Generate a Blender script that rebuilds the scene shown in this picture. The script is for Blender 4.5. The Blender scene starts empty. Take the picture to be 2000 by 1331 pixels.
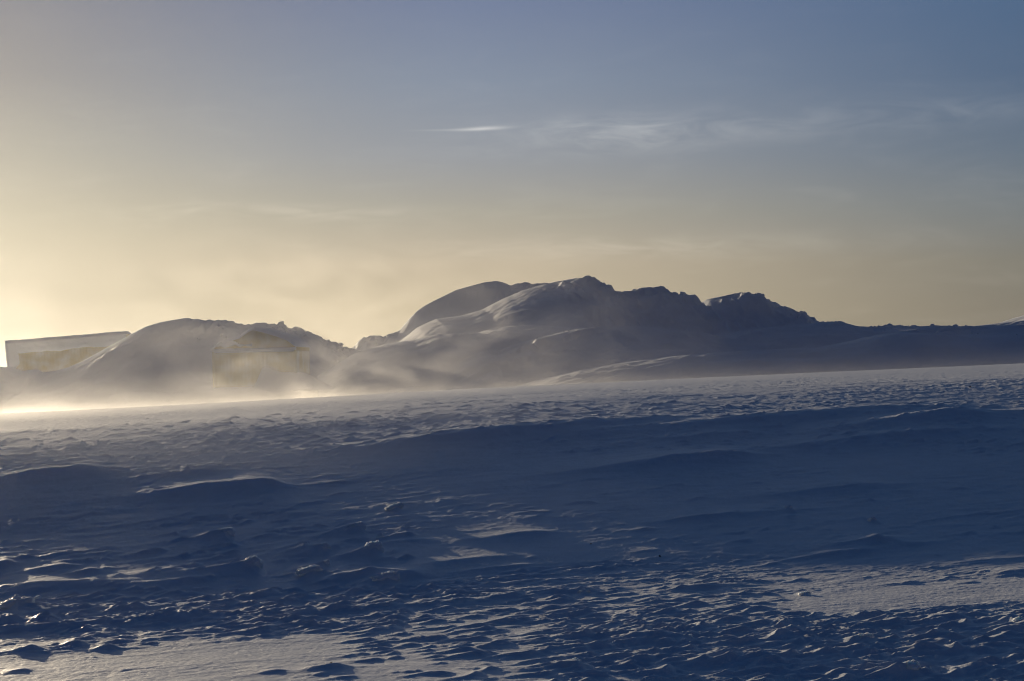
import bpy, math, random
import numpy as np
C = bpy.context.scene
COL = C.collection
random.seed(7)

# ------------------------------------------------------------------ camera
F = 3889.0            # focal length in pixels of a 2000-pixel-wide frame
HZ = 740.0            # image row of the level horizon
CZ = 1.7
cd = bpy.data.cameras.new("camera"); cam = bpy.data.objects.new("camera", cd); COL.objects.link(cam)
cam.location = (0, 0, CZ); cam.rotation_euler = (math.pi/2, 0, 0)
cd.sensor_width = 36; cd.lens = 70; cd.shift_y = (HZ-665.5)/2000.0
cd.clip_start = 0.1; cd.clip_end = 20000
C.camera = cam

# ------------------------------------------------------------------ sun and sky
SUN_AZ = -23.0        # degrees from the view direction, to the left
SUN_EL = 5.3
SUN_STRENGTH = 5.0
sl = bpy.data.lights.new("sun", 'SUN'); sl.energy = SUN_STRENGTH; sl.angle = math.radians(0.5); sl.color = (1.0, 0.82, 0.57)
so = bpy.data.objects.new("sun", sl); COL.objects.link(so); so.location = (-60, 140, 60)
so.rotation_euler = (math.radians(90-SUN_EL), 0, math.radians(180-SUN_AZ))
C.view_settings.view_transform = 'Standard'; C.view_settings.look = 'None'
C.view_settings.exposure = 0.0; C.view_settings.gamma = 1.0
C.cycles.use_denoising = True
C.cycles.max_bounces = 5; C.cycles.diffuse_bounces = 2; C.cycles.volume_bounces = 0
C.cycles.transmission_bounces = 2; C.cycles.glossy_bounces = 2
C.cycles.volume_max_steps = 160; C.cycles.filter_width = 1.1

w = bpy.data.worlds.new("World"); C.world = w; w.use_nodes = True
NT = w.node_tree; NT.nodes.clear()
class G:
    """small helper to write node graphs"""
    def __init__(s, nt): s.nt = nt; s.n = nt.nodes; s.l = nt.links
    def add(s, t, **k):
        n = s.n.new(t)
        for a, b in k.items(): setattr(n, a, b)
        return n
    def put(s, sock, v):
        if hasattr(v, 'is_output'): s.l.new(v, sock)
        elif v is not None:
            if sock.type in ('RGBA',) and not hasattr(v, '__len__'): v = (v, v, v, 1)
            elif sock.type == 'RGBA' and len(v) == 3: v = tuple(v)+(1,)
            sock.default_value = v
    def m(s, op, a, b=None, c=None, clamp=False):
        n = s.add('ShaderNodeMath', operation=op); n.use_clamp = clamp
        for i, v in enumerate((a, b, c)):
            if v is not None: s.put(n.inputs[i], v)
        return n.outputs[0]
    def vm(s, op, a, b=None):
        n = s.add('ShaderNodeVectorMath', operation=op); s.put(n.inputs[0], a)
        if b is not None: s.put(n.inputs[1], b)
        return n.outputs['Vector'] if op not in ('DOT_PRODUCT', 'LENGTH') else n.outputs['Value']
    def mix(s, f, a, b, t='MIX', clamp=False):
        n = s.add('ShaderNodeMix', data_type='RGBA', blend_type=t); n.clamp_result = clamp
        s.put(n.inputs[0], f); s.put(n.inputs[6], a); s.put(n.inputs[7], b); return n.outputs[2]
    def ss(s, x, a, b, lo=0.0, hi=1.0):
        n = s.add('ShaderNodeMapRange', interpolation_type='SMOOTHSTEP')
        for i, v in enumerate((x, a, b, lo, hi)): s.put(n.inputs[i], v)
        return n.outputs[0]
    def lin(s, x, a, b, lo=0.0, hi=1.0):
        n = s.add('ShaderNodeMapRange'); n.clamp = True
        for i, v in enumerate((x, a, b, lo, hi)): s.put(n.inputs[i], v)
        return n.outputs[0]
    def noise(s, vec, scale, detail=3, rough=0.5, dist=0.0):
        n = s.add('ShaderNodeTexNoise'); s.put(n.inputs['Vector'], vec)
        n.inputs['Scale'].default_value = scale; n.inputs['Detail'].default_value = detail
        n.inputs['Roughness'].default_value = rough; n.inputs['Distortion'].default_value = dist
        return n.outputs[0]
    def xyz(s, x, y, z):
        n = s.add('ShaderNodeCombineXYZ'); s.put(n.inputs[0], x); s.put(n.inputs[1], y); s.put(n.inputs[2], z); return n.outputs[0]

def srgb(r, g, b):
    f = lambda c: (c/255/12.92) if c/255 <= 0.04045 else ((c/255+0.055)/1.055)**2.4
    return (f(r), f(g), f(b))

g = G(NT)
tc = g.add('ShaderNodeTexCoord'); sep = g.add('ShaderNodeSeparateXYZ'); NT.links.new(tc.outputs['Generated'], sep.inputs[0])
dx, dy, dz = sep.outputs
az = g.m('MULTIPLY', g.m('ARCTAN2', dx, dy), 180/math.pi)            # degrees, 0 straight ahead
el = g.m('MULTIPLY', g.m('ARCSINE', dz), 180/math.pi)
t_el = g.m('SQRT', g.m('DIVIDE', g.m('MAXIMUM', el, 0.0), 90.0))
def ramp(stops):
    r = g.add('ShaderNodeValToRGB'); cr = r.color_ramp; cr.interpolation = 'EASE' if False else 'LINEAR'
    while len(cr.elements) < len(stops): cr.elements.new(0.5)
    for e, (d, c) in zip(cr.elements, stops):
        e.position = math.sqrt(d/90.0); e.color = tuple(srgb(*c))+(1,)
    NT.links.new(t_el, r.inputs[0]); return r.outputs[0]
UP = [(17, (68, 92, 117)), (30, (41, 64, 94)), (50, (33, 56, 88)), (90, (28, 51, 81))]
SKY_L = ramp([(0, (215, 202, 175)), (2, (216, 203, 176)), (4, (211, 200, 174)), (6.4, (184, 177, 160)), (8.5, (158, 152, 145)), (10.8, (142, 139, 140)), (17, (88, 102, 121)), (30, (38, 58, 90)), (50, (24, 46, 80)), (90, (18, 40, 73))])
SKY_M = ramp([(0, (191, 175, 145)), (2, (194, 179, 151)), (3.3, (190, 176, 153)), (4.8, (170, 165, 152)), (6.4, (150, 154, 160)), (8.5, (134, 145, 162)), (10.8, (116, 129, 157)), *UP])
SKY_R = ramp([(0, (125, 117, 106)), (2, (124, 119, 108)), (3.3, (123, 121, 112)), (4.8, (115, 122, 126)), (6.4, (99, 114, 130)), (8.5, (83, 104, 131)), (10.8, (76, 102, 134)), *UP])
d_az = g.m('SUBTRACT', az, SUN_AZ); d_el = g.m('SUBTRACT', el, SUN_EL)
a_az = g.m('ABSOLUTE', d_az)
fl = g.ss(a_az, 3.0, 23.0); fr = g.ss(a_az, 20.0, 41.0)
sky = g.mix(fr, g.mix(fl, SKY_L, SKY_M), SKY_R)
# glow round the low sun just left of the frame
rr = g.m('SQRT', g.m('ADD', g.m('MULTIPLY', d_az, d_az), g.m('MULTIPLY', d_el, d_el)))
glow = g.m('MULTIPLY', g.m('POWER', 2.718, g.m('DIVIDE', rr, -2.2)), 1.5)
sky = g.mix(1.0, sky, g.mix(1.0, (1.0, 0.88, 0.66), g.xyz(glow, glow, glow), 'MULTIPLY'), 'ADD')
# darker sky away from the sun
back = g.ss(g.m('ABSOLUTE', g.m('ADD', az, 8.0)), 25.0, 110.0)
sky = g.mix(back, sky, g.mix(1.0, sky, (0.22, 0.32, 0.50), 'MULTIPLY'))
# thin wind-drawn cirrus
cv = g.xyz(g.m('MULTIPLY', az, 0.30), g.m('ADD', g.m('MULTIPLY', el, 1.25), g.m('MULTIPLY', az, -0.035)), 0.0)
n1 = g.noise(cv, 1.5, 6, 0.60, 0.8)
n2 = g.noise(g.vm('ADD', cv, (3.1, 7.7, 0)), 0.9, 4, 0.5, 0.6)
def blob(a0, e0, ra, re, slope=0.0):
    u = g.m('DIVIDE', g.m('SUBTRACT', az, a0), ra)
    v = g.m('DIVIDE', g.m('SUBTRACT', g.m('SUBTRACT', el, e0), g.m('MULTIPLY', g.m('SUBTRACT', az, a0), slope)), re)
    return g.m('POWER', 2.718, g.m('MULTIPLY', g.m('ADD', g.m('MULTIPLY', u, u), g.m('MULTIPLY', v, v)), -1.0))
st = g.ss(n1, 0.22, 0.82)
wis = g.m('MULTIPLY', blob(3.0, 7.0, 2.4, 0.46, 0.0), g.m('MULTIPLY', st, 0.19))
wis = g.m('ADD', wis, g.m('MULTIPLY', blob(10.0, 7.35, 7.0, 0.45, 0.045), g.m('MULTIPLY', st, 0.06)))
wis = g.m('ADD', wis, g.m('MULTIPLY', blob(-0.8, 7.16, 0.62, 0.05, 0.055), 0.24))
wis = g.m('ADD', wis, g.m('MULTIPLY', blob(-1.6, 7.12, 0.9, 0.03, 0.02), 0.08))
wis = g.m('ADD', wis, g.m('MULTIPLY', blob(-7.0, 4.75, 4.0, 0.22, 0.0), g.m('MULTIPLY', st, 0.15)))
wis = g.m('ADD', wis, g.m('MULTIPLY', blob(3.0, 3.75, 8.0, 0.35, 0.02), g.m('MULTIPLY', st, 0.09)))
wis = g.m('ADD', wis, g.m('MULTIPLY', g.m('MULTIPLY', g.ss(n2, 0.42, 0.75), st), g.ss(el, 14.0, 4.0, 0.0, 0.035)))
sky = g.mix(1.0, sky, g.mix(1.0, (1.0, 0.93, 0.80), g.xyz(wis, wis, wis), 'MULTIPLY'), 'ADD')
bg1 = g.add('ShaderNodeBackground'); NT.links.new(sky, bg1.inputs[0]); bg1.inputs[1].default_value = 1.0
# physical sky under it, same sun
stx = g.add('ShaderNodeTexSky', sky_type='NISHITA'); stx.sun_disc = False
stx.sun_elevation = math.radians(SUN_EL); stx.sun_rotation = math.radians(SUN_AZ)
bg2 = g.add('ShaderNodeBackground'); NT.links.new(stx.outputs[0], bg2.inputs[0]); bg2.inputs[1].default_value = 0.0
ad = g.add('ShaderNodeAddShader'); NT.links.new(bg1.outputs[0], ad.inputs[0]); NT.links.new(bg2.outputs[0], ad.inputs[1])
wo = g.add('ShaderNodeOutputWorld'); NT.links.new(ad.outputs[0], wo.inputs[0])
NISHITA_BG = bg2; GRAD_BG = bg1

# ------------------------------------------------------------------ helpers
def hash2(ix, iy, seed):
    h = (ix.astype(np.int64)*374761393 + iy.astype(np.int64)*668265263 + seed*1274126177) & 0xFFFFFFFF
    h = ((h ^ (h >> 13))*1274126177) & 0xFFFFFFFF
    return ((h ^ (h >> 16)) & 0xFFFFFF).astype(np.float32)/16777216.0
def gn(x, y, seed=0):
    """gradient noise, about -1..1"""
    x = np.asarray(x, np.float32); y = np.asarray(y, np.float32)
    ix = np.floor(x); iy = np.floor(y); fx = x-ix; fy = y-iy
    ux = fx*fx*fx*(fx*(fx*6-15)+10); uy = fy*fy*fy*(fy*(fy*6-15)+10)
    def c(a, b):
        t = hash2(ix+a, iy+b, seed)*6.2831853
        return np.cos(t)*(fx-a)+np.sin(t)*(fy-b)
    return ((c(0, 0)*(1-ux)+c(1, 0)*ux)*(1-uy)+(c(0, 1)*(1-ux)+c(1, 1)*ux)*uy)*1.5
def fbm(x, y, o=4, seed=0, gain=0.5):
    r = 0; a = 1.0; t = 0
    for i in range(o): r = r+a*gn(x*2**i, y*2**i, seed+i*17); t += a; a *= gain
    return r/t
def ridged(x, y, o=3, seed=0, gain=0.5):
    r = 0; a = 1.0; t = 0
    for i in range(o): r = r+a*(1-np.abs(gn(x*2**i, y*2**i, seed+i*17))*1.6); t += a; a *= gain
    return r/t
def sstep(x, a, b):
    t = np.clip((x-a)/(b-a), 0, 1); return t*t*(3-2*t)

def link_mesh(name, verts, faces, mat=None, parent=None, smooth=True):
    me = bpy.data.meshes.new(name)
    verts = np.asarray(verts, np.float32)
    if isinstance(faces, np.ndarray):
        n = faces.shape[1]
        me.vertices.add(len(verts)); me.vertices.foreach_set('co', verts.ravel())
        me.loops.add(faces.size); me.loops.foreach_set('vertex_index', faces.ravel().astype(np.int32))
        me.polygons.add(len(faces)); me.polygons.foreach_set('loop_start', np.arange(len(faces), dtype=np.int32)*n)
        me.update(calc_edges=True)
    else:
        me.from_pydata([tuple(v) for v in verts], [], faces); me.update()
    if smooth: me.polygons.foreach_set('use_smooth', np.ones(len(me.polygons), bool)); me.update()
    o = bpy.data.objects.new(name, me); COL.objects.link(o)
    if mat: me.materials.append(mat)
    if parent: o.parent = parent
    return o
def grid_faces(nr, nc):
    i = np.arange(nr*nc).reshape(nr, nc)
    return np.stack([i[:-1, :-1], i[:-1, 1:], i[1:, 1:], i[1:, :-1]], -1).reshape(-1, 4)
def tag(o, label=None, cat=None, group=None, kind=None):
    for k, v in (('label', label), ('category', cat), ('group', group), ('kind', kind)):
        if v: o[k] = v
    return o
def empty(name, loc, rz=0):
    o = bpy.data.objects.new(name, None); COL.objects.link(o); o.location = loc; o.rotation_euler[2] = rz; return o

# ------------------------------------------------------------------ materials
def snow_material(name, col, grain_scale, grain, spec=0.25, rough=0.5, transl=0.0, scales=None):
    m = bpy.data.materials.new(name); m.use_nodes = True; q = G(m.node_tree); m.node_tree.nodes.clear()
    geo = q.add('ShaderNodeNewGeometry'); P = geo.outputs['Position']
    b = q.add('ShaderNodeBsdfPrincipled')
    nz = q.noise(P, grain_scale, 4, 0.62)
    nz2 = q.noise(P, grain_scale*0.12, 3, 0.55)
    bm = q.add('ShaderNodeBump'); bm.inputs['Strength'].default_value = 1.0; bm.inputs['Distance'].default_value = grain
    q.put(bm.inputs['Height'], q.m('ADD', nz, q.m('MULTIPLY', nz2, 3.0)))
    q.put(b.inputs['Normal'], bm.outputs[0])
    q.put(b.inputs['Base Color'], q.mix(q.ss(nz2, 0.35, 0.7), tuple(c*0.93 for c in col), col))
    b.inputs['Roughness'].default_value = rough
    b.inputs['Specular IOR Level'].default_value = spec
    out = q.add('ShaderNodeOutputMaterial'); sh = b.outputs[0]
    if transl:
        t = q.add('ShaderNodeBsdfTranslucent'); q.put(t.inputs[0], (0.86, 0.88, 0.90)); mx = q.add('ShaderNodeMixShader'); mx.inputs[0].default_value = transl
        q.l.new(sh, mx.inputs[1]); q.l.new(t.outputs[0], mx.inputs[2]); sh = mx.outputs[0]
    q.l.new(sh, out.inputs[0]); return m
M_SNOW = snow_material('snow', (0.83, 0.855, 0.89), 38.0, 0.004, 0.6, 0.42)
M_MOUND = snow_material('mound_snow', (0.80, 0.83, 0.87), 3.0, 0.03, 0.2, 0.6)
M_LUMP = snow_material('lump_snow', (0.80, 0.84, 0.90), 60.0, 0.003, 0.15, 0.55)
_b = [n for n in M_LUMP.node_tree.nodes if n.type == 'BSDF_PRINCIPLED'][0]
_b.inputs['Subsurface Weight'].default_value = 0.9; _b.inputs['Subsurface Radius'].default_value = (0.7, 0.85, 1.0); _b.inputs['Subsurface Scale'].default_value = 0.05

# ------------------------------------------------------------------ snow ground
Y_EDGE = 80.0
WA = math.radians(16); WU = (math.cos(WA), math.sin(WA)); WV = (-math.sin(WA), math.cos(WA))
TILT = 0.0473
def soft(t):
    """linear rise 0..1 with rounded ends"""
    t = np.clip(t, -0.12, 1.12); e = 0.12
    r = np.clip(t, 0, 1)
    r = np.where(np.abs(t) < e, (t+e)**2/(4*e), r); return np.where(np.abs(t-1) < e, 1-(1+e-t)**2/(4*e), r)
def base_z(X, Y):
    x_t = TILT*70*np.tanh(X/70)
    q = X/np.maximum(Y, 0.5); rt = sstep(q, -0.06, 0.20)
    v = X*WV[0]+Y*WV[1]
    bank = 0.05*soft((v-14.2)/2.2)*(1-rt)
    lf = 1-sstep(q, -0.24, 0.02)
    S = 0.1005+0.003*rt+0.005*lf; Y0 = 16.2; Y1 = 26.8-2.2*lf; Y2 = 32.0-1.5*lf
    t = np.clip((Y-Y1)/(Y2-Y1), 0, 1); a = Y-Y0; e = 1.0
    st = np.where(a < -e, 0, np.where(a < e, (a+e)**2/(4*e), a)); st = np.minimum(st, Y1-Y0)
    p = S*(st+(Y2-Y1)*(t-t*t/2))
    D = np.clip(Y-Y_EDGE, 0, 45)
    dip = -0.05*sstep(q, -0.03, 0.09)*np.clip(12.5-v, 0, 6)
    return x_t+bank+p+dip-0.035*D-0.0004*D**2
def px_of(X, Y, Z): return 1000+F*X/Y, HZ-F*(Z-CZ)/Y
def ground_at(px, py):
    """the point of the smooth ground seen in direction (px, py)"""
    Y = np.concatenate([np.linspace(6, 40, 3400), np.linspace(40.02, 80, 1500)]); X = (px-1000)/F*Y
    yy = HZ-F*(base_z(X, Y)-CZ)/Y
    k = int(np.argmax(yy <= py)); return float(X[k]), float(Y[k])

def poly_ridge(X, Y, pts, h, wf, wb, power=1.0, taper=0.25):
    """height of a drift whose crest follows a polyline on the ground; gentle back, steeper front"""
    P = [ground_at(*p) for p in pts]; out = np.zeros_like(X)
    lo = (min(p[0] for p in P)-4*max(wf, wb), max(p[0] for p in P)+4*max(wf, wb), min(p[1] for p in P)-4*max(wf, wb), max(p[1] for p in P)+4*max(wf, wb))
    sel = (X > lo[0]) & (X < lo[1]) & (Y > lo[2]) & (Y < lo[3])
    if not sel.any(): return out
    x = X[sel]; y = Y[sel]
    P = np.array(P); seg = np.hypot(*np.diff(P, axis=0).T); cum = np.concatenate([[0], np.cumsum(seg)]); L = cum[-1]
    best = np.full(x.shape, 1e9, np.float32); sd = np.zeros_like(x); s = np.zeros_like(x)
    for i in range(len(seg)):
        d = (P[i+1]-P[i])/seg[i]; t0 = (x-P[i, 0])*d[0]+(y-P[i, 1])*d[1]; t = np.clip(t0, 0, seg[i])
        ex = x-P[i, 0]-t*d[0]; ey = y-P[i, 1]-t*d[1]; dd = ex*ex+ey*ey
        m = dd < best; best[m] = dd[m]; s[m] = (cum[i]+t)[m]; sd[m] = (-d[1]*ex+d[0]*ey)[m]
    dist = np.sqrt(best); front = sd < 0
    ww = np.where(front, wf, wb); prof = np.exp(-(dist/ww)**(2*power))
    u = s/L; en = sstep(u, -0.001, taper)*sstep(1-u, -0.001, taper)
    out[sel] = h*prof*en; return out

LUMPS = [  # px, py, width px, height px, tail length px, shape
    (770, 997, 36, 13, 12, 'ice'), (692, 1039, 44, 18, 60, 'flat'), (742, 1053, 15, 10, 0, 'round'), (437, 1052, 42, 20, 85, 'wedge'),
    (588, 1073, 34, 13, 60, 'wedge'), (628, 1077, 34, 13, 95, 'wedge'), (728, 1084, 42, 24, 70, 'round'), (490, 1115, 46, 25, 150, 'round'),
    (633, 1108, 24, 14, 60, 'wedge'), (604, 1125, 52, 18, 20, 'flat'), (752, 1139, 56, 20, 60, 'flat'), (32, 1191, 66, 20, 20, 'flat'),
    (74, 1173, 14, 7, 0, 'round'), (1540, 997, 16, 7, 10, 'round'), (1704, 1018, 17, 9, 6, 'round'), (1713, 1058, 14, 8, 30, 'wedge'),
    (1571, 1163, 24, 8, 8, 'flat'), (1141, 1163, 24, 7, 8, 'flat'), (1654, 1236, 12, 9, 12, 'wedge'), (1740, 1216, 14, 8, 40, 'wedge'),
    (1685, 1254, 44, 13, 40, 'flat'), (1989, 1223, 26, 13, 14, 'round'), (1776, 1320, 44, 18, 70, 'round'), (1346, 1251, 16, 8, 40, 'wedge'),
    (1544, 1231, 14, 7, 10, 'round'), (1120, 1305, 26, 12, 60, 'wedge')]

def hump(X, Y, px, py, h, ll, lr, wf, wb):
    """a wind-carved ridge: long tail to the left, blunt nose to the right, knife-edged crest"""
    gx, gy = ground_at(px, py); a = (X-gx)*WU[0]+(Y-gy)*WU[1]; b = (X-gx)*WV[0]+(Y-gy)*WV[1]; out = np.zeros_like(X)
    sel = (a > -2.6*ll) & (a < 2.6*lr) & (np.abs(b) < 5*max(wf, wb))
    a = a[sel]; b = b[sel]+0.25*wf*fbm(a/(0.6*ll)+px, a*0, 2, int(py)); w_ = np.where(b < 0, wf, wb)
    la = np.where(a < 0, ll, lr)
    out[sel] = h*np.exp(-(a/la)**2)*np.exp(-(np.sqrt((b/w_)**2+0.01)-0.1)*1.25); return out

def ground_z(X, Y):
    X = np.asarray(X, np.float32); Y = np.asarray(Y, np.float32)
    u = X*WU[0]+Y*WU[1]; v = X*WV[0]+Y*WV[1]; q = X/np.maximum(Y, 0.5)
    z = base_z(X, Y)
    near = sstep(Y, 260, 120)
    # broad swells
    z = z+0.014*fbm(u/9.0, v/4.0, 2, 3)*sstep(Y, 16, 24)*near + (0.016-0.009*sstep(Y, 16, 18))*fbm(u/4, v/1.5, 2, 5)*near
    # where the wind has cut the surface and where it has packed it smooth
    mk = fbm(u/3.0+4, v/1.2, 2, 31)
    rough = 0.2+0.8*sstep(mk, -0.25, 0.4)
    plate = sstep(Y, 24, 30)
    slope = (1-plate)*sstep(Y, 17.0-2.6*sstep(q, .05, .15), 18.5-2.6*sstep(q, .05, .15))
    smoothR = sstep(q, 0.10, 0.15)*sstep(v, 12.2, 12.5)*(1-sstep(v, 13.5, 13.8))
    bandL = (1-sstep(q, -0.02, 0.06))*(1-sstep(v, 13.5, 13.9))
    fore = (1-sstep(v, 15.6, 16.4))*(1-slope)
    A = fore*(0.30+0.45*rough)*(1-0.85*smoothR)*(1-0.80*bandL)+slope*((0.20+0.26*rough)*(1-0.3*sstep(q, -0.06, 0.06))+0.35*rough*(1-sstep(q, -0.16, -0.02)))+(0.10+0.25*(1-sstep(Y, 33, 50)))*plate*rough
    A = A*near
    wx = u+0.25*fbm(u/0.8, v/0.8, 2, 41); wy = v+0.10*fbm(u/0.7, v/0.5, 3, 43)
    s1 = np.clip(ridged(wx/1.1, wy/0.36, 2, 51)-0.35, 0, 1)**1.6
    s2 = np.clip(ridged(wx/0.36, wy/0.14, 2, 61)-0.30, 0, 1)**1.4
    s3 = fbm(u/0.11, v/0.05, 2, 71)
    s4 = np.clip(ridged(wx/0.17+wy/0.5, wy/0.10, 2, 75)-0.45, 0, 1)**1.3
    patch = sstep(fbm(u/1.4, v/0.7, 2, 81), -0.2, 0.35)
    z = z+A*(0.048*s1+0.046*s2*(0.3+0.7*patch)+0.030*s4*(0.4+0.6*patch)+0.006*s3)
    z = z+near*0.0022*fbm(u/0.05, v/0.03, 2, 91)*(1-0.5*plate)
    # crusted, granular plateau
    gr = sstep(fbm(u/16, v/3.0, 2, 101), -0.35, 0.25)
    z = z+plate*near*(0.18+0.82*gr)*(1-0.35*sstep(Y, 36, 60))*(0.017*fbm(u/0.13, v/0.30, 3, 103)+0.018*np.clip(ridged(u/0.26, v/0.5, 2, 107)-0.5, 0, 1))
    fine = 1+0.30*fbm(u/0.5, v/0.3, 2, 95)
    for pts, h, wf, wb, pw in DRIFTS: z = z+poly_ridge(X, Y, pts, h, wf, wb, pw)*fine
    for hp in HUMPS:
        hp = list(hp); hp[2] *= 0.65 if hp[1] < 1000 else 0.8
        z = z+hump(X, Y, *hp)*(1+0.12*fbm(u/0.5, v/0.3, 2, 97))
    for px_, py_, wpx, hpx, tpx, kind in LUMPS:               # tails of drifted snow windward of each lump
        if not tpx: continue
        gx, gy = ground_at(px_, py_); k = gy/F
        L = tpx*k*1.5; hh = hpx*k*0.95; lx = (X-gx)*WU[0]+(Y-gy)*WU[1]; lv = (X-gx)*WV[0]+(Y-gy)*WV[1]
        sel = (np.abs(lv) < 0.8) & (lx > -1.2*L-0.2) & (lx < 0.6)
        t = np.clip(1+lx[sel]/L, 0, 1); en = t**1.5*(1-sstep(lx[sel], -0.02, wpx*k*0.6))
        wd = (0.05+0.13*t)*max(0.8, wpx*k/0.16)
        z[sel] = z[sel]+hh*en*np.exp(-(np.sqrt((lv[sel]/wd)**2+0.02)-0.14)*1.5)
    return z

DRIFTS = [  # crest in picture directions, height m, front width, back width, profile power
    ([(-60, 1165), (60, 1150), (180, 1144), (300, 1146), (420, 1132), (500, 1120)], 0.05, 0.18, 0.45, 0.7),
    ([(-60, 1205), (100, 1198), (250, 1196), (400, 1186), (560, 1176)], 0.03, 0.13, 0.25, 0.7),
    ([(-60, 1240), (120, 1228), (300, 1214), (480, 1204)], 0.03, 0.12, 0.25, 0.7),
    ([(440, 1205), (600, 1200), (800, 1188), (1000, 1172), (1160, 1156)], 0.025, 0.12, 0.25, 0.7),
    ([(600, 1137), (690, 1132), (770, 1126), (850, 1128)], 0.06, 0.18, 0.35, 0.7),
]
HUMPS = [  # px, py, height, tail, nose, front width, back width (m)
    (150, 932, 0.20, 1.2, 0.35, 0.35, 0.9), (505, 958, 0.19, 1.3, 0.3, 0.35, 0.9), (405, 970, 0.06, 0.5, 0.2, 0.2, 0.5), (400, 928, 0.07, 0.9, 0.3, 0.3, 0.6),
    (1395, 903, 0.18, 1.6, 0.5, 0.35, 0.9), (1800, 858, 0.16, 2.0, 1.2, 0.4, 0.9), (1875, 829, 0.16, 1.5, 0.5, 0.4, 0.8), (1960, 818, 0.12, 2.0, 2.0, 0.4, 0.8),
    (1520, 832, 0.12, 3.0, 2.0, 0.5, 1.0), (1640, 818, 0.12, 3.0, 1.5, 0.5, 1.0), (1230, 836, 0.13, 3.0, 1.0, 0.5, 1.0), (1105, 852, 0.13, 2.5, 0.6, 0.5, 1.0), (930, 866, 0.08, 1.6, 0.8, 0.4, 0.8),
    (1400, 862, 0.10, 1.3, 0.5, 0.35, 0.8), (1040, 1046, 0.05, 0.5, 0.2, 0.15, 0.4), (1380, 1014, 0.05, 0.5, 0.9, 0.15, 0.4), (1670, 955, 0.08, 1.0, 0.5, 0.25, 0.5),
    (1715, 1062, 0.055, 0.55, 0.25, 0.12, 0.3), (1665, 1082, 0.045, 0.5, 0.3, 0.10, 0.3), (1780, 1066, 0.03, 0.3, 0.3, 0.10, 0.3), (1920, 1100, 0.03, 0.4, 0.6, 0.12, 0.3), (1985, 1122, 0.04, 0.2, 0.3, 0.10, 0.3),
    (120, 1114, 0.05, 0.3, 0.15, 0.10, 0.3), (180, 1126, 0.04, 0.2, 0.10, 0.08, 0.2), (335, 1124, 0.05, 0.3, 0.12, 0.10, 0.3), (8, 1108, 0.07, 0.2, 0.1, 0.12, 0.3),
    (790, 1060, 0.025, 0.4, 0.3, 0.08, 0.2), (930, 1096, 0.03, 0.4, 0.4, 0.10, 0.3), (1000, 1110, 0.03, 0.5, 0.3, 0.10, 0.3), (620, 1168, 0.03, 0.3, 0.1, 0.08, 0.2), (530, 1168, 0.04, 0.3, 0.15, 0.08, 0.2),
    (95, 1218, 0.07, 0.15, 0.07, 0.10, 0.2), (20, 1222, 0.06, 0.15, 0.07, 0.10, 0.2), (150, 1262, 0.05, 0.12, 0.06, 0.08, 0.15), (215, 1268, 0.035, 0.10, 0.05, 0.07, 0.15), (60, 1275, 0.06, 0.15, 0.09, 0.10, 0.2), (45, 1312, 0.025, 0.12, 0.06, 0.07, 0.15),
    (765, 1232, 0.025, 0.15, 0.06, 0.06, 0.2), (470, 1250, 0.015, 0.1, 0.05, 0.05, 0.1), (650, 1312, 0.05, 0.18, 0.10, 0.10, 0.14), (540, 1318, 0.02, 0.15, 0.08, 0.06, 0.2),
    (1145, 1160, 0.04, 0.3, 0.1, 0.08, 0.2), (1380, 1152, 0.05, 0.3, 0.3, 0.1, 0.2), (1290, 1248, 0.04, 0.3, 0.1, 0.08, 0.2), (1490, 1295, 0.05, 0.4, 0.12, 0.08, 0.2)]

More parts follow.
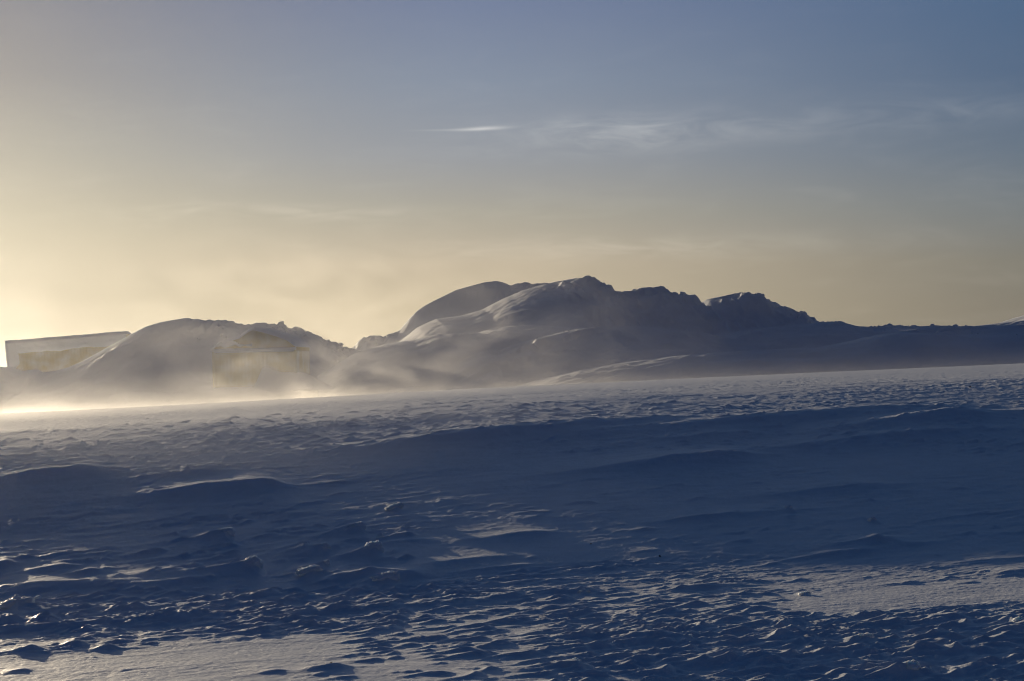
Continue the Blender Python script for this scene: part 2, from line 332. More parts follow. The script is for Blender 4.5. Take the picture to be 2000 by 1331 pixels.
def wedges(X, Y, Z, r, th):
    """wind-cut wedges of many sizes: a tail that climbs to a knife-edged tip and drops off"""
    rng = np.random.default_rng(5); L_ = []; W = np.zeros_like(Z)
    def zone(n, px, py, smed, ssd, hk, spread):
        for _ in range(n):
            a, b = rng.uniform(*px), rng.uniform(*py)
            L_.append((a, b, smed*math.exp(min(rng.normal(0, ssd), 1.35*ssd)), hk*rng.uniform(0.6, 1.4), WA+math.radians(rng.normal(6, spread))))
    zone(1000, (1050, 2150), (1200, 1420), 0.27, 0.45, 0.075, 6)
    zone(400, (1050, 2150), (1200, 1420), 0.13, 0.3, 0.10, 8)
    zone(240, (1450, 2150), (1195, 1300), 0.20, 0.4, 0.075, 6)
    zone(420, (700, 1550), (1150, 1290), 0.25, 0.45, 0.06, 6)
    zone(50, (600, 1150), (1290, 1400), 0.22, 0.4, 0.05, 6)
    zone(520, (-150, 800), (1148, 1236), 0.23, 0.45, 0.08, 8)
    zone(24, (-150, 300), (1236, 1285), 0.13, 0.3, 0.09, 8)
    zone(90, (-150, 800), (1040, 1150), 0.22, 0.35, 0.06, 8)
    zone(50, (300, 800), (1010, 1140), 0.30, 0.3, 0.07, 6)
    zone(40, (-100, 1100), (880, 1010), 0.4, 0.3, 0.035, 8)
    zone(90, (1000, 2100), (930, 1140), 0.26, 0.35, 0.045, 6)
    zone(1300, (400, 2100), (785, 890), 0.17, 0.4, 0.08, 6)
    zone(700, (-100, 1000), (815, 885), 0.16, 0.4, 0.075, 6)
    for px, py, L, hk, ang in L_:
        gx, gy = ground_at(px, min(py, 1900.0)); R0 = math.hypot(gx, gy); t0 = math.atan2(gx, gy); ext = 1.7*L
        i0, i1 = np.searchsorted(r, [R0-ext, R0+ext]); j0, j1 = np.searchsorted(th[:NDENSE], [t0-ext/R0, t0+ext/R0])
        if i1-i0 < 2 or j1-j0 < 2: continue
        x = X[i0:i1, j0:j1]-gx; y = Y[i0:i1, j0:j1]-gy; ca, sa = math.cos(ang), math.sin(ang)
        a = x*ca+y*sa; b = -x*sa+y*ca; b = b+0.10*L*np.sin(a/L*3.1+px)+0.05*L*np.sin(a/L*9+py)
        t = np.clip(1+a/L, 0, 1); nose = 1-sstep(a, -0.02*L, 0.28*L)
        w_ = L*(0.03+0.11*t)*np.where(b < 0, 0.9, 1.9)
        sub = W[i0:i1, j0:j1]; np.maximum(sub, hk*L*t**1.4*nose*np.exp(-(np.sqrt((b/w_)**2+0.015)-0.12)*1.3)*(1-sstep(np.abs(b), 0.9*L, 1.5*L)), out=sub)
    Z += W*(1+0.25*fbm(X/0.12, Y/0.12, 2, 131)*(Y < 20))
NDENSE = 1240
GRID = {}
def build_ground():
    a_d = np.linspace(-0.292, 0.292, 1240)                     # tangent of azimuth, dense in view
    th_d = np.arctan(a_d); n_o = 130
    th_o = np.linspace(th_d[-1], 2*math.pi+th_d[0], n_o+2)[1:-1]
    th = np.concatenate([th_d, th_o])
    r = np.concatenate([np.linspace(1.0, 9.2, 26)[:-1], np.linspace(9.2, 17, 330)[:-1], np.linspace(17, 33, 380)[:-1],
                        np.linspace(33, 86, 620)[:-1], np.geomspace(86, 900, 64)])
    R, T = np.meshgrid(r, th, indexing='ij')
    # forward sector: rows of constant Y so that rows follow the picture rows
    X = R*np.sin(T); Yy = R*np.cos(T)
    Z = ground_z(X, Yy)
    wedges(X, Yy, Z, r, th); GRID.update(r=r, th=th[:NDENSE], Z=Z)
    nr, nc = R.shape
    V = np.stack([X, Yy, Z], -1).reshape(-1, 3)
    i = np.arange(nr*nc).reshape(nr, nc); j = np.roll(i, -1, axis=1)
    fcs = np.stack([i[:-1], i[1:], j[1:], j[:-1]], -1).reshape(-1, 4)
    o = link_mesh('snow_ground', V, fcs, M_SNOW); tag(o, kind='structure'); return o
build_ground()
def gz(x, y):
    i = int(np.argmin(np.abs(GRID['r']-math.hypot(x, y)))); j = int(np.argmin(np.abs(GRID['th']-math.atan2(x, y)))); return float(GRID['Z'][i, j])

# ------------------------------------------------------------------ ploughed snow mounds
def to_w(px, py, Y): return (px-1000)/F*Y, CZ+(HZ-py)/F*Y

def clod(rng, n=0):
    t = (1+5**0.5)/2
    v = np.array([(-1, t, 0), (1, t, 0), (-1, -t, 0), (1, -t, 0), (0, -1, t), (0, 1, t), (0, -1, -t), (0, 1, -t), (t, 0, -1), (t, 0, 1), (-t, 0, -1), (-t, 0, 1)], float)/1.902
    f = [(0, 11, 5), (0, 5, 1), (0, 1, 7), (0, 7, 10), (0, 10, 11), (1, 5, 9), (5, 11, 4), (11, 10, 2), (10, 7, 6), (7, 1, 8), (3, 9, 4), (3, 4, 2), (3, 2, 6), (3, 6, 8), (3, 8, 9), (4, 9, 5), (2, 4, 11), (6, 2, 10), (8, 6, 7), (9, 8, 1)]
    return v*(1+rng.uniform(-0.3, 0.3, (12, 1))), f

def mound(name, crest, Yc, front, back, z0, label, cat, rough=(), rnd=1.0, pw=1.25, seed=1, nz=0.25, flute=0.0, cell=0.11, lobes=0.0, skew=0.0, wobble=0.12, ribs=(), packed=None, crag=0.0):
    """a heap whose crest line is given, with a front slope toward us and a back slope; rough = stretches (px0, px1, size m) of broken clods"""
    rng = np.random.default_rng(seed)
    cx = np.array([c[0] for c in crest], float); cy = np.array([c[1] for c in crest], float)
    x0, x1 = cx[0], cx[-1]
    k = Yc/F; nc = int((x1-x0)*k/cell)+2; PX = np.linspace(x0, x1, nc)
    top = CZ+(HZ-np.interp(PX, cx, cy))*k
    ker = np.exp(-np.linspace(-1.5, 1.5, 3)**2); ker /= ker.sum()
    top = np.convolve(np.pad(top, 1, mode='edge'), ker, 'valid')
    tf = np.concatenate([-np.linspace(1, 0, int(front/0.22)), np.linspace(0, 1, int(back/0.5))[1:]])
    X = (PX-1000)*k; TT, XX = np.meshgrid(tf, X, indexing='ij'); top2 = np.broadcast_to(top, TT.shape)
    a = np.abs(TT)
    wob = fbm(XX/9, TT*3, 3, seed)*wobble*np.clip(a*3, 0, 1)
    aa = np.clip(a+wob, 0, 1)
    prof = 1-np.clip(aa, 0, 1)**rnd
    prof = np.where(TT < 0, np.clip(prof, 0, 1)**pw, np.clip(prof, 0, 1)**1.1)
    Y = Yc+np.where(TT < 0, TT*front, TT*back)
    Xs = XX+skew*a*front*(TT < 0)
    Z = z0+(top2-z0)*prof
    hm = np.clip((Z-z0)/3.0, 0, 1)
    aw = np.clip(a*8, 0.0, 1)
    Z = Z+hm*aw*(lobes*fbm(XX/7+seed, Y/6, 3, seed+5)+nz*fbm(XX/2.4, Y/3.0, 5, seed+9, 0.55)+0.5*nz*np.clip(ridged(XX/2.0+Y*0.3, Y/3.4-XX*0.12, 4, seed+13, 0.6)-0.5, 0, 1))
    if packed is not None:
        sm = sstep(PX, packed[0], packed[1]); Z = z0+(top2-z0)*prof+(Z-z0-(top2-z0)*prof)*(0.12+0.88*sm)
        Z = Z+crag*sm*hm*aw*(np.clip(ridged(XX/3.6+2, Y/5+XX/9, 4, seed+51, 0.6)-0.42, 0, 1)*1.5-0.25)
    if flute: Z = Z+flute*hm*aw*np.clip(ridged(XX/5+Y/6, Y/2.2-XX/7, 4, seed+21, 0.6)-0.4, 0, 1)*1.3
    Z = Z+hm*np.clip(a*14, 0.25, 1)*0.10*fbm(XX/0.9, Y/0.9, 3, seed+41)
    gx_ = 1000+F*Xs/Y
    for pts, hgt, up, dn in ribs:                                  # wind-drifted ribs lying across the face
        gy_ = HZ-F*(Z-CZ)/Y; rx = [p[0] for p in pts]; d = gy_-np.interp(gx_, rx, [p[1] for p in pts])
        en = sstep(gx_, rx[0], rx[0]+0.3*(rx[-1]-rx[0]))*(1-sstep(gx_, rx[-1]-0.25*(rx[-1]-rx[0]), rx[-1]))
        Z = Z+hgt*en*np.exp(-np.where(d < 0, -d/up, d/dn))*(TT < 0.02)*(0.7+0.6*fbm(XX/1.5, Y/2, 2, seed+61))
    Z = np.where(TT < 0, np.minimum(Z, top2-0.01*a*front), np.minimum(Z, top2))
    rg = np.zeros_like(PX)
    for p0, p1, s in rough: rg = np.maximum(rg, s*sstep(PX, p0-6, p0+6)*(1-sstep(PX, p1-6, p1+6)))
    near_c = np.exp(-(a*np.where(TT < 0, front, back)/3.5)**2)
    blk = np.floor((gn(XX/0.55, Y/0.6, seed+31)+1)*3)/3-1
    Z = Z+rg*near_c*(0.35*blk+0.35*fbm(XX/0.5, Y/0.5, 3, seed+33))
    V = [np.stack([Xs, Y, Z], -1).reshape(-1, 3)]; Fc = [grid_faces(*TT.shape)]
    # loose clods pressed into the broken crest
    tris = []; off = len(V[0])
    for p0, p1, s in rough:
        n = int((p1-p0)*k*6.5)
        for _ in range(n):
            p = rng.uniform(p0, p1); sz = s*(0.15+0.75*rng.uniform(0, 1)**2.6)
            t = -abs(rng.normal(0, 0.10)); yy = Yc+t*front
            j = min(int((p-x0)/(x1-x0)*(nc-1)), nc-1); i = int(np.argmin(np.abs(tf-t)))
            zz = Z[i, j]-sz*0.15
            v, f = clod(rng); v = v*sz*rng.uniform(0.6, 1.1, 3)
            b = rng.uniform(0, 6.28); ca, sa = math.cos(b), math.sin(b)
            v = np.stack([v[:, 0]*ca-v[:, 1]*sa, v[:, 0]*sa+v[:, 1]*ca, v[:, 2]*0.85], -1)+np.array([(p-1000)*k+skew*abs(t)*front, yy, zz])
            tris += [tuple(q+off for q in ff) for ff in f]; V.append(v); off += 12
    V = np.concatenate(V)
    cxm, czm = float(X.mean()), float(z0)
    V = V-np.array([cxm, Yc, czm])
    faces = [tuple(q) for q in Fc[0].tolist()]+tris
    o = link_mesh(name, V, faces, M_MOUND, smooth=True); o.location = (cxm, Yc, czm)
    if tris:
        fl = np.ones(len(faces), bool); fl[-len(tris):] = False; o.data.polygons.foreach_set('use_smooth', fl)
    tag(o, label, cat, 'snow mounds and drifts beyond the field'); return o

mound('snow_mound', [(-260, 735), (-120, 722), (-40, 716), (0, 717), (25, 718), (45, 725), (60, 722), (76, 722), (82, 728), (110, 724), (135, 717), (160, 706), (200, 684), (230, 668), (258, 652), (285, 638), (312, 630), (345, 624), (365, 621), (395, 625), (425, 625), (455, 627), (470, 632), (485, 634), (500, 631), (520, 630), (533, 633), (545, 633), (557, 638), (575, 638), (582, 641), (600, 647), (620, 654), (640, 664), (660, 669), (672, 677), (700, 684), (740, 700), (800, 730)],
      165, 17, 26, -1.2, 'broad hazy snow mound with a crumbly crest, behind the yellow hut', 'snow mound',
      rough=[(375, 500, 0.35), (520, 690, 0.6)], rnd=1.1, pw=1.05, seed=11, lobes=0.35, nz=0.25)
mound('snow_mound', [(660, 700), (690, 678), (702, 664), (720, 656), (735, 655), (752, 658), (760, 652), (778, 648), (790, 634), (800, 622), (812, 610), (825, 600), (845, 589), (870, 577), (890, 567), (915, 560), (945, 552), (970, 549), (980, 551), (1000, 557), (1015, 553), (1025, 551), (1045, 554), (1070, 553), (1110, 560), (1160, 590), (1220, 640)],
      186, 15, 30, -1.2, 'rounded dark snow mound rising steeply behind the sunlit flank of the tallest peak', 'snow mound',
      rough=[(690, 780, 0.3), (985, 1075, 0.4)], rnd=1.15, pw=1.1, seed=23, lobes=0.15, nz=0.2, wobble=0.06, packed=(930, 1000), crag=0.6)
mound('snow_mound', [(740, 690), (780, 668), (815, 640), (850, 624), (900, 617), (940, 606), (980, 585), (1020, 568), (1050, 559), (1075, 553), (1105, 547), (1128, 543), (1145, 544), (1160, 552), (1170, 560), (1173, 570), (1195, 572), (1225, 571), (1238, 565), (1255, 564), (1276, 563), (1290, 572), (1301, 579), (1318, 577), (1328, 578), (1336, 588), (1346, 596), (1357, 604), (1380, 612), (1420, 622), (1480, 640), (1560, 680)],
      168, 34, 24, -1.2, 'tallest snow mound with an overhanging peak and a long sunlit left flank', 'snow mound',
      rough=[(1150, 1180, 0.6), (1190, 1240, 0.35), (1280, 1356, 0.65)], rnd=1.7, pw=1.15, seed=37, lobes=0.08, nz=0.30, skew=0.12, wobble=0.04, packed=(1040, 1110), crag=1.0,
      ribs=[([(960, 628), (1000, 618), (1060, 605)], 0.25, 10, 4)])
mound('snow_mound', [(1290, 640), (1330, 620), (1356, 604), (1370, 592), (1380, 585), (1400, 581), (1425, 576), (1436, 573), (1450, 573), (1462, 573), (1480, 578), (1495, 583), (1510, 590), (1540, 603), (1562, 615), (1590, 626), (1625, 634), (1680, 645), (1740, 660)],
      174, 24, 26, -1.0, 'small dark blue mound with a ragged right slope, right of the notch', 'snow mound',
      rough=[(1440, 1640, 0.5)], rnd=1.5, pw=1.2, seed=41, lobes=0.35, nz=0.25, packed=(1370, 1420), crag=1.0)
mound('snow_drift', [(620, 735), (690, 692), (715, 684), (760, 670), (800, 666), (846, 655), (885, 655), (930, 651), (970, 640), (1040, 636), (1110, 640), (1200, 650), (1320, 664)],
      152, 26, 18, -1.2, 'flat-topped snow shelf below the sunlit flank of the tallest peak', 'snow drift',
      rnd=2.2, pw=1.2, seed=53, lobes=0.25, nz=0.15, skew=0.1,
      ribs=[([(860, 664), (897, 656), (950, 641), (985, 632)], 0.35, 14, 5)])
mound('snow_drift', [(640, 780), (700, 764), (770, 742), (848, 724), (900, 700), (925, 690), (945, 685), (965, 686), (1010, 670), (1060, 657), (1110, 646), (1170, 638), (1260, 640), (1330, 648), (1440, 668)],
      143, 26, 16, -1.2, 'rough cragged snow drift with fine bright ridges, in the middle distance', 'snow drift',
      rough=[(930, 985, 0.22), (1040, 1130, 0.2)], rnd=1.8, pw=1.2, seed=61, lobes=0.45, nz=0.25, flute=0.2, skew=0.1,
      ribs=[([(840, 727), (880, 710), (912, 696), (937, 690), (970, 680)], 0.5, 14, 5), ([(940, 726), (1017, 692), (1065, 680), (1135, 661)], 0.5, 14, 5), ([(1030, 682), (1070, 660), (1115, 640)], 0.4, 10, 4), ([(1085, 669), (1120, 656), (1175, 640)], 0.4, 10, 4), ([(860, 745), (930, 722), (1010, 708), (1080, 694)], 0.35, 10, 5)])
mound('snow_bank', [(1080, 735), (1180, 700), (1290, 680), (1380, 656), (1440, 648), (1500, 640), (1555, 634), (1600, 632), (1625, 630), (1655, 638), (1700, 641), (1725, 637), (1740, 637), (1765, 640), (1800, 638), (1870, 640), (1915, 636), (1960, 630), (1985, 622), (2010, 614), (2080, 602), (2200, 604), (2350, 620)],
      150, 30, 30, -0.8, 'long low snow bank with a lumpy crest reaching the right edge', 'snow bank',
      rough=[(1590, 1640, 0.5), (1690, 1780, 0.5), (1800, 1890, 0.35)], rnd=1.8, pw=1.1, seed=71, lobes=0.3, nz=0.2, flute=0.15,
      ribs=[([(1080, 727), (1192, 699), (1293, 681), (1346, 663), (1388, 654), (1455, 638)], 0.5, 12, 5), ([(1150, 720), (1250, 700), (1332, 688), (1416, 677), (1472, 660), (1560, 635)], 0.5, 12, 5), ([(1690, 664), (1800, 652), (1880, 648), (1960, 640)], 0.4, 10, 4)])
mound('snow_drift', [(940, 775), (1040, 746), (1100, 730), (1200, 711), (1300, 697), (1400, 689), (1500, 683), (1600, 679), (1650, 670), (1700, 658), (1740, 651), (1790, 652), (1860, 655), (1930, 652), (2000, 650), (2100, 645), (2300, 650)],
      124, 15, 22, -0.6, 'smooth dark blue snow drift with a thin lit crest, nearest the field', 'snow drift',
      rough=[(1850, 2080, 0.25)], rnd=2.6, pw=1.0, seed=83, lobes=0.15, nz=0.08)

# ------------------------------------------------------------------ yellow containers
def paint_material(name, col):
    m = bpy.data.materials.new(name); m.use_nodes = True; q = G(m.node_tree); b = q.n['Principled BSDF']
    geo = q.add('ShaderNodeNewGeometry'); P = geo.outputs['Position']
    f = q.m('ADD', q.m('MULTIPLY', q.ss(q.noise(P, 0.9, 3, 0.5), 0.30, 0.75), 0.5), 0.22)                  # rime frozen on to the paint
    q.put(b.inputs['Base Color'], q.mix(f, col, (0.72, 0.74, 0.76))); b.inputs['Roughness'].default_value = 0.6
    return m
M_YEL = paint_material('yellow_paint', (0.54, 0.42, 0.16))
def box_verts(x0, x1, y0, y1, z0, z1):
    v = [(x0, y0, z0), (x1, y0, z0), (x1, y1, z0), (x0, y1, z0), (x0, y0, z1), (x1, y0, z1), (x1, y1, z1), (x0, y1, z1)]
    f = [(0, 3, 2, 1), (4, 5, 6, 7), (0, 1, 5, 4), (1, 2, 6, 5), (2, 3, 7, 6), (3, 0, 4, 7)]
    return v, f
def boxes(name, lst, mat, parent):
    V = []; Fc = []
    for b in lst:
        v, f = box_verts(*b); n = len(V); V += v; Fc += [tuple(q+n for q in ff) for ff in f]
    return link_mesh(name, V, Fc, mat, parent, smooth=False)
def corrugated(x0, x1, y, z0, z1, pitch=0.28, dep=0.036):
    n = int((x1-x0)/pitch); pts = []
    for i in range(n):
        a = x0+(x1-x0)*i/n; p = (x1-x0)/n
        pts += [(a, y), (a+p*0.35, y), (a+p*0.5, y+dep), (a+p*0.85, y+dep)]
    pts.append((x1, y)); V = []
    for x, yy in pts: V += [(x, yy, z0), (x, yy, z1)]
    return V, [(2*i, 2*i+2, 2*i+3, 2*i+1) for i in range(len(pts)-1)]
def snow_skin(name, parent, nx, nz_, fn, seed, depth=0.25):
    """lumpy sheet of plastered snow: fn(u, v) -> x, y, z of its outside; closed at the back"""
    U, Vv = np.meshgrid(np.linspace(0, 1, nx), np.linspace(0, 1, nz_), indexing='ij')
    x, y, z = fn(U, Vv); e = np.minimum(np.minimum(U, 1-U)*nx/3, np.minimum(Vv, 1-Vv)*nz_/3).clip(0, 1)
    y = y+depth*(1-e)
    return link_mesh(name, np.stack([x, y, z], -1).reshape(-1, 3), grid_faces(nx, nz_), M_MOUND, parent)

def long_container():
    Y = 190.0; xl, zt = to_w(24, 667, Y); xr, zt2 = to_w(252, 647, Y); L = xr-xl
    r = empty('shipping_container', ((xl+xr)/2, Y, zt-3.75)); r.rotation_euler = (0, -math.atan2(zt2-zt, L), math.radians(4))
    zs = (zt2-zt)/2
    r.location.z = (zt+zt2)/2-3.75; H = 3.6; h = L/2
    V, f = corrugated(-h, h, 0.0, 0.16, H-0.12, 0.28, 0.018); link_mesh('side_wall', V, f, M_YEL, r, False)
    boxes('body', [(-h+.02, h-.02, 0.05, 2.4, 0.12, H-0.06)], M_YEL, r)
    boxes('frame', [(-h, h, -.03, .05, 0, .16), (-h, h, -.03, .05, H-.12, H), (-h-.03, -h+.1, -.035, .06, 0, H+.004), (h-.1, h+.03, -.035, .06, 0, H+.004), (-h-.03, -h+.1, 2.35, 2.45, 0, H), (h-.1, h+.03, 2.35, 2.45, 0, H)], M_YEL, r)
    def cap(u, v):
        x = -h-0.22+u*(L+0.44); y = -0.25+v*2.95
        e = np.minimum(np.minimum(u, 1-u)*40, np.minimum(v, 1-v)*8).clip(0, 1)
        z = H-0.12+(0.30+0.06*fbm(x/1.2, y/1.2, 3, 5)+0.08*np.clip(ridged(x/0.5, y/0.6, 2, 8)-0.45, 0, 1))*e**0.6
        return x, y, z
    snow_skin('snow_cap', r, 150, 26, cap, 3, 0.0)
    def crust(u, v):
        x = -h-0.12+u*(L+0.2); edge = 2.4+0.25*fbm(x/2.6, x*0, 3, 12)-0.7*(1-sstep(u, 0.0, 0.06))
        z = H+0.12-v*(H+0.1-edge)
        return x, -0.16+0.07*fbm(x/0.6, z/0.4, 3, 14)+0.09*sstep(v, 0.7, 1.0), z
    snow_skin('wall_snow', r, 150, 26, crust, 4, 0.2)
    def endc(u, v):
        z = 0.1+v*(H+0.15); w_ = 0.9*sstep(z, 0.7, 1.6)+0.35
        return -h-0.28*sstep(z, 0.5, 1.5)-0.05+u*w_, -0.20+0.06*fbm(u*3, z/0.4, 3, 19), z
    snow_skin('corner_snow', r, 14, 30, endc, 6, 0.25)
    tag(r, 'long yellow container under a snow cap, far left behind the mound', 'container', 'yellow snow-plastered boxes')
long_container()

def hut():
    Y = 131.0; k = Y/F; xl, zb = to_w(415, 738, Y); xr, _ = to_w(580, 738, Y); W = xr-xl; h = W/2
    zb -= 0.6
    r = empty('yellow_hut', ((xl+xr)/2, Y, zb)); r.rotation_euler = (0, math.radians(-1.2), math.radians(-6))
    e1 = (738-686)*k+0.6; e2 = (738-680)*k+0.6                     # ledge between lower and upper wall
    V, f = corrugated(-h, h, 0, 0, e1, 0.24, 0.007); link_mesh('lower_wall', V, f, M_YEL, r, False)
    boxes('body', [(-h+.02, h-.02, .05, 4.6, 0, e1-.003), (-h-.03, -h+.1, -.04, .12, 0, e1), (h-.1, h+.03, -.04, .12, 0, e1)], M_YEL, r)
    # upper wall under an uneven roof line
    prof = [(415, 676), (430, 664), (445, 660), (470, 654), (488, 642), (497, 638), (520, 644), (545, 652), (565, 660), (580, 672)]
    xs = np.array([(p[0]-497.5)*k for p in prof]); zs = np.array([(738-p[1])*k+0.6 for p in prof])
    n = 40; X = np.linspace(-h, h, n); Zt = np.interp(X, xs, zs)-0.12
    V = [(x, 0.03, e1) for x in X]+[(x, 0.03, z) for x, z in zip(X, Zt)]+[(x, 4.5, z) for x, z in zip(X, Zt)]+[(x, 4.5, e1) for x in X]
    f = []
    for i in range(n-1): f += [(i, i+1, n+i+1, n+i), (n+i, n+i+1, 2*n+i+1, 2*n+i), (2*n+i, 2*n+i+1, 3*n+i+1, 3*n+i)]
    link_mesh('upper_wall', V, f, M_YEL, r, False)
    def cap(u, v):
        x = -h-0.12+u*(W+0.24); y = -0.18+v*4.9; e = np.minimum(np.minimum(u, 1-u)*20, np.minimum(v, 1-v)*9).clip(0, 1)
        return x, y, np.interp(x, xs, zs)-0.25+(0.28+0.05*fbm(x/0.6, y/0.8, 3, 25))*e**0.6
    snow_skin('snow_cap', r, 70, 30, cap, 5, 0.0)
    def ledge(u, v):
        x = -h-0.06+u*(W+0.1); return x, -0.14+0.05*fbm(x/0.5, v*2, 2, 27), e1-0.12+v*0.34+0.03*fbm(x/0.7, v, 2, 28)
    snow_skin('ledge_snow', r, 60, 10, ledge, 6, 0.2)
    def slab(u, v):                                                # snow plastered on the upper left
        x = -h-0.08+u*W*0.5; t = np.interp(x, xs, zs); lo = e2+0.12+0.25*fbm(x/0.8, x*0, 2, 33)
        hi = np.maximum(t-0.05-1.0*sstep(u, 0.35, 1.0), lo+0.04); return x, -0.14+0.05*fbm(x/0.5, v*2, 2, 35), lo+v*(hi-lo)
    snow_skin('roof_snow', r, 40, 16, slab, 8, 0.2)
    def drift(u, v):                                               # drift blown against the wall
        x = -h*0.05+u*h*2.0; top = (0.9+0.45*np.exp(-((u-0.14)/0.16)**2)+0.25*u)*sstep(u, -0.02, 0.14)*(1-sstep(u, 0.55, 1.0))+0.2
        return x, -1.6+1.62*v**0.7, -0.3+top*v**1.3+0.04*fbm(x/0.5, v*2, 2, 37)
    snow_skin('snow_drift', r, 50, 18, drift, 9, 0.0)
    tag(r, 'small yellow hut half buried in snow, in front of the left mound', 'hut', 'yellow snow-plastered boxes')
hut()

# ------------------------------------------------------------------ lumps of snow and ice on the field
LUMP_LABELS = {
    0: 'clear-edged ice chunk lying alone on the dark slope', 1: 'flat crusty snow lump at the top of the lump cluster', 2: 'small round snow lump at the right of the lump cluster',
    3: 'pointed snow wedge standing alone left of the lump cluster', 4: 'low wedge-shaped lump, upper left of two side by side', 5: 'low blunt-nosed wedge with a long tail, mid cluster',
    6: 'large rounded snow lump on the right of the cluster', 7: 'big bright snow lump at the end of a long lit drift', 8: 'small curled wedge just above a flat lump',
    9: 'flat bright snow lump below the small curled wedge', 10: 'broad low snow lump, lowest and furthest right of the lump cluster', 11: 'wide snow slab at the left edge of the rough bank',
    12: 'small pebble-sized lump above the wide slab at left', 13: 'lone small lump high on the right slope', 14: 'small conical lump on the dark right slope, below the lone higher one',
    15: 'small lump topping a bright ridge on the right slope', 16: 'low lump at the left tip of the smooth bright patch', 17: 'faint low lump in the middle below the dark slope',
    18: 'small upright snow tooth among the right ripples', 19: 'small lump below the smooth bright patch at right', 20: 'smooth whale-backed lump among the right ripples',
    21: 'upright lump at the right edge among ripples', 22: 'large rounded lump at the bottom right edge', 23: 'small wedge in the centre of the foreground ripples',
    24: 'small round lump left of the upright snow tooth', 25: 'pointed lump at the bottom centre among ripples'}
def lump(i, spec):
    px, py, wpx, hpx, tpx, kind = spec; x, y = ground_at(px, py); k = y/F; rng = np.random.default_rng(100+i)
    a = wpx*k/2; hgt = 0.85*hpx*k; n, m_ = 30, 44
    th = np.linspace(0, math.pi, n); ph = np.linspace(0, 2*math.pi, m_, endpoint=False); T, Pp = np.meshgrid(th, ph, indexing='ij')
    ux = np.sin(T)*np.cos(Pp); uy = np.sin(T)*np.sin(Pp); uz = np.cos(T)
    if kind == 'wedge':
        hx = 0.30+0.70*sstep(ux, -1, 0.75); sx = ux
    elif kind == 'flat': hx = 0.70+0.30*ux; sx = ux
    elif kind == 'ice': hx = 0.55+0.45*ux; sx = ux
    else: hx = 0.62+0.38*sstep(ux, -1, 0.5); sx = ux
    rr_ = 1+0.22*fbm(ux*2.1+i*3, uy*2.1+uz*1.7, 3, 200+i)+(0.20*fbm(ux*6+i, uz*6+uy*4, 2, 300+i))
    e = 0.72 if kind in ('flat', 'ice') else 0.85
    sg = lambda q: np.sign(q)*np.abs(q)**e
    X = sg(sx)*rr_*a; Yv = sg(uy)*rr_*a*0.75; Zv = np.where(uz > 0, sg(uz)*hgt*hx*rr_, uz*hgt*0.5)
    V = np.stack([X, Yv, Zv], -1).reshape(-1, 3)
    ii = np.arange(n*m_).reshape(n, m_); jj = np.roll(ii, -1, axis=1)
    fc = np.stack([ii[:-1], ii[1:], jj[1:], jj[:-1]], -1).reshape(-1, 4)
    o = link_mesh('ice_chunk' if kind == 'ice' else 'snow_lump', V, fc, M_LUMP)
    o.location = (x, y, gz(x, y)+hgt*0.02-hpx*k*0.62*(1 if tpx else 0)); o.rotation_euler = (0, math.radians(-3 if kind != 'ice' else -7), WA+rng.uniform(-.15, .15))
    tag(o, LUMP_LABELS[i], 'ice chunk' if kind == 'ice' else 'snow lump', 'lumps of snow on the field')
for i, s in enumerate(LUMPS): lump(i, s)

# dark specks of dirt
m = bpy.data.materials.new('dirt'); m.use_nodes = True; b = m.node_tree.nodes['Principled BSDF']
q = G(m.node_tree); q.put(b.inputs['Base Color'], q.mix(q.noise(q.add('ShaderNodeNewGeometry').outputs['Position'], 60, 3), (0.012, 0.009, 0.007), (0.05, 0.035, 0.02))); b.inputs['Roughness'].default_value = 0.9
for i, (px, py, wpx, lb) in enumerate([(647, 1309, 8, 'dark pebble on the tip of a small drift, bottom edge'), (1895, 758, 5, 'dark speck far out on the right of the bright plateau'),
                                (1289, 1089, 6, 'dark chip of dirt on the pale strip, right of centre'), (1154, 1064, 4, 'tiny dark speck on the blue slope at centre')]):
    x, y = ground_at(px, py); k = y/F; rng = np.random.default_rng(i+900); v, f = clod(rng); s = wpx*k/2
    o = link_mesh('pebble', v*np.array([s, s*0.8, s*0.6]), f, m, smooth=False); o.location = (x, y, gz(x, y)+s*0.3); o.rotation_euler = (0.2, 0.1, i)
    tag(o, lb, 'pebble', 'dark pebbles on the snow')

# ------------------------------------------------------------------ air: haze and snow blown by the wind
def vol_box(name, b, label=None):
    v, f = box_verts(*b); o = link_mesh(name, v, f, None, None, False); tag(o, kind='stuff'); return o
HAZE = 0.00009
hz = vol_box('haze', (-920, 920, -920, 920, -9, 13))
hm_ = bpy.data.materials.new('haze_air'); hm_.use_nodes = True; q = G(hm_.node_tree); q.n.clear()
pv = q.add('ShaderNodeVolumePrincipled'); q.put(pv.inputs['Color'], (0.95, 0.95, 0.96)); pv.inputs['Density'].default_value = HAZE; pv.inputs['Anisotropy'].default_value = 0.82
out = q.add('ShaderNodeOutputMaterial'); q.l.new(pv.outputs[0], out.inputs['Volume']); hz.data.materials.append(hm_)

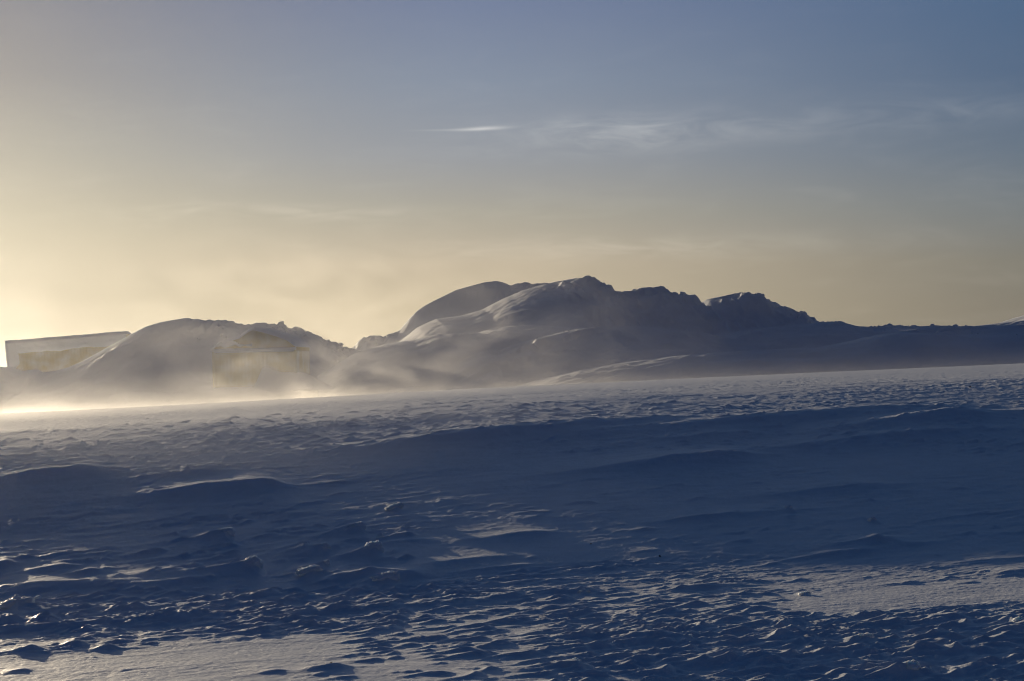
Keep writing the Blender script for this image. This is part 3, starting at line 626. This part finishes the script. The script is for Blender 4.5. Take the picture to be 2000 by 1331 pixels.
def blown(name, box, dens, fall, scale, thresh, stepr, aniso=0.8, xfade=None, lfade=None, yfade=None, streak=(1, 1, 1), far=False):
    o = vol_box(name, box); mt = bpy.data.materials.new(name); mt.use_nodes = True; q = G(mt.node_tree); q.n.clear()
    P = q.add('ShaderNodeNewGeometry').outputs['Position']; s = q.add('ShaderNodeSeparateXYZ'); q.l.new(P, s.inputs[0]); X, Y, Z = s.outputs
    if far: gzv = q.m('ADD', q.m('MULTIPLY', X, TILT*0.6), 0.6)
    else:
        gzv = q.m('ADD', q.m('MULTIPLY', X, TILT), q.m('ADD', q.m('MULTIPLY', q.ss(Y, 16.0, 31.0), 1.32), q.m('MULTIPLY', q.lin(Y, 30, 80, 0, 50), 0.0025)))
        gzv = q.m('ADD', gzv, q.lin(Y, 80, 140, 0, -1.2))
    h = q.m('MAXIMUM', q.m('SUBTRACT', Z, gzv), 0.0)
    vert = q.m('POWER', 2.718, q.m('DIVIDE', h, -fall))
    vec = q.vm('MULTIPLY', P, streak)
    n = q.noise(vec, scale, 4, 0.58, 0.5)
    d = q.m('MULTIPLY', q.m('MULTIPLY', vert, q.ss(n, thresh[0], thresh[1], thresh[2], 1.0)), dens)
    if xfade: d = q.m('MULTIPLY', d, q.ss(q.m('DIVIDE', X, Y), *xfade))
    if lfade: d = q.m('MULTIPLY', d, q.ss(q.m('DIVIDE', X, Y), *lfade))
    if yfade: d = q.m('MULTIPLY', d, q.m('MULTIPLY', q.ss(Y, yfade[0], yfade[1]), q.ss(Y, yfade[2], yfade[3], 1.0, 0.0)))
    d = q.m('MULTIPLY', d, q.ss(Z, box[4+1]-0.3*(box[5]-box[4]), box[5]-0.02, 1.0, 0.0))
    pv = q.add('ShaderNodeVolumePrincipled'); q.put(pv.inputs['Color'], (0.96, 0.96, 0.97)); q.put(pv.inputs['Density'], d); pv.inputs['Anisotropy'].default_value = aniso
    out = q.add('ShaderNodeOutputMaterial'); q.l.new(pv.outputs[0], out.inputs['Volume']); o.data.materials.append(mt)
    mt.cycles.volume_step_rate = stepr; mt.cycles.volume_sampling = 'MULTIPLE_IMPORTANCE'
    return o
# thin sheet streaming over the edge of the field
blown('drifting_snow', (-40, 42, 28, 112, -4.5, 4.6), 0.0058, 0.30, 0.25, (0.36, 0.64, 0.22), 0.65, xfade=(-0.26, 0.20, 1.0, 0.45), lfade=(-0.26, -0.12, 0.75, 1.0), yfade=(28, 52, 90, 108), streak=(0.4, 1, 1.6))
# plumes lifted off the mounds and swept along their feet
blown('blowing_snow', (-40, 34, 90, 113, -2.0, 10.5), 0.027, 4.4, 0.52, (0.45, 0.66, 0.10), 0.28, xfade=(-0.06, 0.14, 1.0, 0.10), lfade=(-0.21, -0.08, 0.26, 1.0), yfade=(91, 96, 102, 112), streak=(0.6, 0.5, 1.2), far=True)
blown('blowing_snow', (-16, 40, 152, 167, -1.0, 9.0), 0.036, 2.6, 0.36, (0.44, 0.68, 0.06), 0.35, xfade=(0.19, 0.03, 0.0, 1.0), yfade=(152, 156, 162, 167), streak=(0.6, 0.5, 1.6), far=True)
# low wisps over the slope
blown('snow_wisps', (-12, 14, 16, 40, -0.8, 3.0), 0.030, 0.20, 0.42, (0.44, 0.68, 0.10), 0.55, xfade=(-0.24, 0.26, 0.9, 1.0), yfade=(17.5, 21, 26, 36), streak=(0.30, 1, 1.8))
